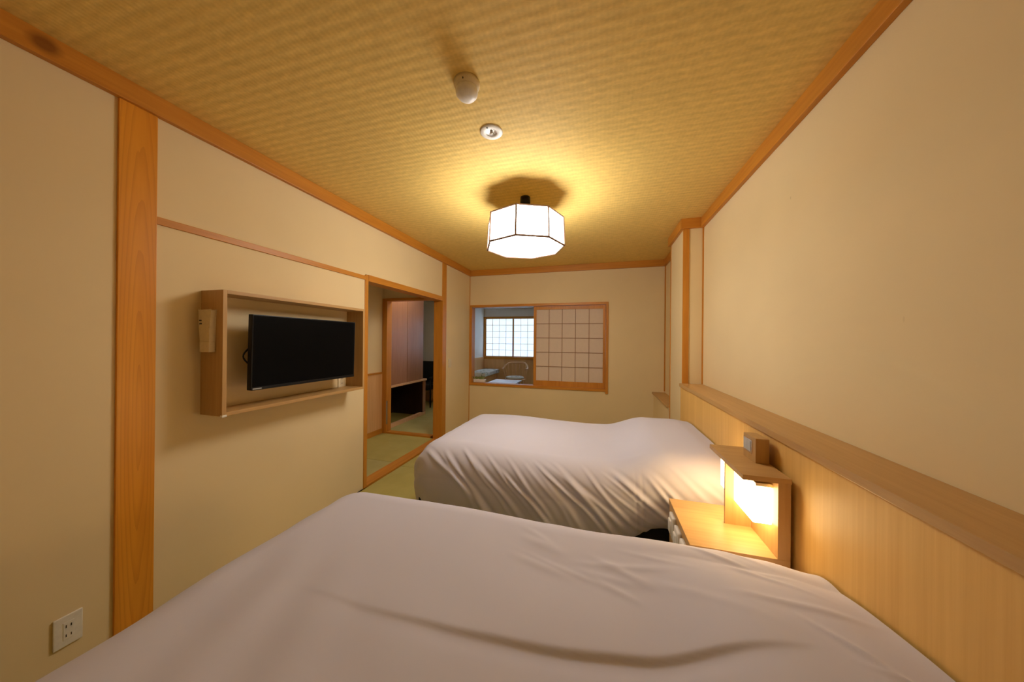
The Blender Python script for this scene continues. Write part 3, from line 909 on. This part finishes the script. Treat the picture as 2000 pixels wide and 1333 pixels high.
# ------------------------------------------------------------------ sunroom furniture
wc = thing('spindle_chair', (-1.90, 7.0, 0), 'bow-backed wooden spindle chair with a pale cushion below the bright window', 'chair')
X0, Y0 = -1.905, 7.02
def bow(k, n, rx=0.30, ry=0.27):
    an = math.radians(-25 + 230 * k / n)
    return (X0 + rx * math.cos(an), Y0 + ry * math.sin(an), 0.665 + 0.13 * sstep(0.0, 0.9, math.sin(an)))
bm = bmesh.new(); add_tube(bm, [bow(k, 24) for k in range(25)], 0.020, 8); obj('bow_rail', bm, 'chair_wood', wc, True)
for k in range(3, 22, 2):
    b_ = bow(k, 24)
    bm = bmesh.new(); add_tube(bm, [b_, (X0 + (b_[0] - X0) * 0.78, Y0 + (b_[1] - Y0) * 0.72, 0.43)], 0.008, 6); obj('spindle', bm, 'chair_wood', wc, True)
bm = bmesh.new(); add_lathe(bm, (X0, Y0), [(0, 0.40), (0.22, 0.40), (0.245, 0.415), (0.245, 0.43), (0.22, 0.44), (0, 0.44)]); obj('seat', bm, 'chair_wood', wc, True)
bm = bmesh.new(); add_lathe(bm, (X0, Y0 - 0.02), [(0, 0.44), (0.20, 0.44), (0.222, 0.462), (0.20, 0.485), (0, 0.492)]); obj('cushion', bm, 'floral', wc, True)
for sx in (-1, 1):
    for sy in (-1, 1):
        bm = bmesh.new(); add_tube(bm, [(X0 + sx * 0.15, Y0 + sy * 0.14, 0.405), (X0 + sx * 0.22, Y0 + sy * 0.20, 0)], [0.019, 0.014], 8); obj('leg', bm, 'chair_wood', wc, True)

tt = thing('side_table', (-1.6, 5.3, 0), 'low table with a pale shiny top in the sunroom', 'table')
obj('table_top', box(-1.86, -1.36, 5.02, 5.50, 0.575, 0.600, 0.004), 'table_top', tt)
for xx in (-1.83, -1.42):
    for yy in (5.05, 5.44):
        obj('leg', box(xx, xx + 0.035, yy, yy + 0.035, 0, 0.575), 'chair_wood', tt)

bn = thing('bench', (-2.65, 7.1, 0), 'wooden bench with a floral cushion against the sunroom wall', 'bench')
obj('seat_box', box(-2.90, -2.52, 6.55, 7.55, 0.08, 0.50, 0.004), 'wainscot', bn)
bm = bmesh.new(); add_box(bm, -2.90, -2.46, 6.50, 7.56, 0.50, 0.60, 0.025); obj('cushion', bm, 'floral', bn, True)
for yy in (6.58, 7.48):
    obj('leg', box(-2.60, -2.53, yy, yy + 0.05, 0, 0.08), 'wainscot', bn)

pl = thing('planter', (-1.84, YB + 0.085, 0.652), 'small white planter with green leaves on the interior window sill', 'planter')
bm = bmesh.new(); add_box(bm, -1.945, -1.742, YB + 0.055, YB + 0.115, 0.652, 0.700, 0.006); obj('pot', bm, 'ceramic', pl, True)
lr = random.Random(3)
for k in range(34):
    bx_, by_ = lr.uniform(-1.93, -1.78), YB + lr.uniform(0.065, 0.105)
    an, le = lr.uniform(0, 6.28), lr.uniform(0.04, 0.075)
    dv = Vector((math.cos(an) * 0.6, math.sin(an) * 0.35, lr.uniform(0.5, 1.0))).normalized()
    sd_ = dv.cross(Vector((lr.uniform(-1, 1), 1, 0.2))).normalized() * 0.011
    b0 = Vector((bx_, by_, 0.698))
    bm = bmesh.new()
    pts = [b0, b0 + dv * le * 0.5 + sd_, b0 + dv * le + Vector((0, 0, -0.006)), b0 + dv * le * 0.5 - sd_]
    nrm = dv.cross(sd_).normalized() * 0.0008
    A = [bm.verts.new(p + nrm) for p in pts]; B = [bm.verts.new(p - nrm) for p in pts]
    bm.faces.new(A); bm.faces.new(list(reversed(B)))
    for i in range(4):
        bm.faces.new((A[i], A[(i + 1) % 4], B[(i + 1) % 4], B[i]))
    obj('leaf', bm, 'leaf', pl)

# ------------------------------------------------------------------ flush lamp on the ceiling of the tatami room
fr_ = thing('flush_lamp', (-2.55, 4.1, 2.30), 'round flush ceiling lamp in the tatami room beyond the doorway', 'lamp')
bm = bmesh.new(); add_lathe(bm, (-2.55, 4.1), [(0, 2.30), (0.24, 2.30), (0.25, 2.275), (0.23, 2.272)]); obj('lamp_rim', bm, 'white_plastic', fr_, True)
bm = bmesh.new(); add_lathe(bm, (-2.55, 4.1), [(0.23, 2.273), (0.20, 2.245), (0.11, 2.230), (0, 2.226)]); obj('lamp_shade', bm, emitter('flush_lamp_shade', (1.0, 0.86, 0.68), 8.0), fr_, True)
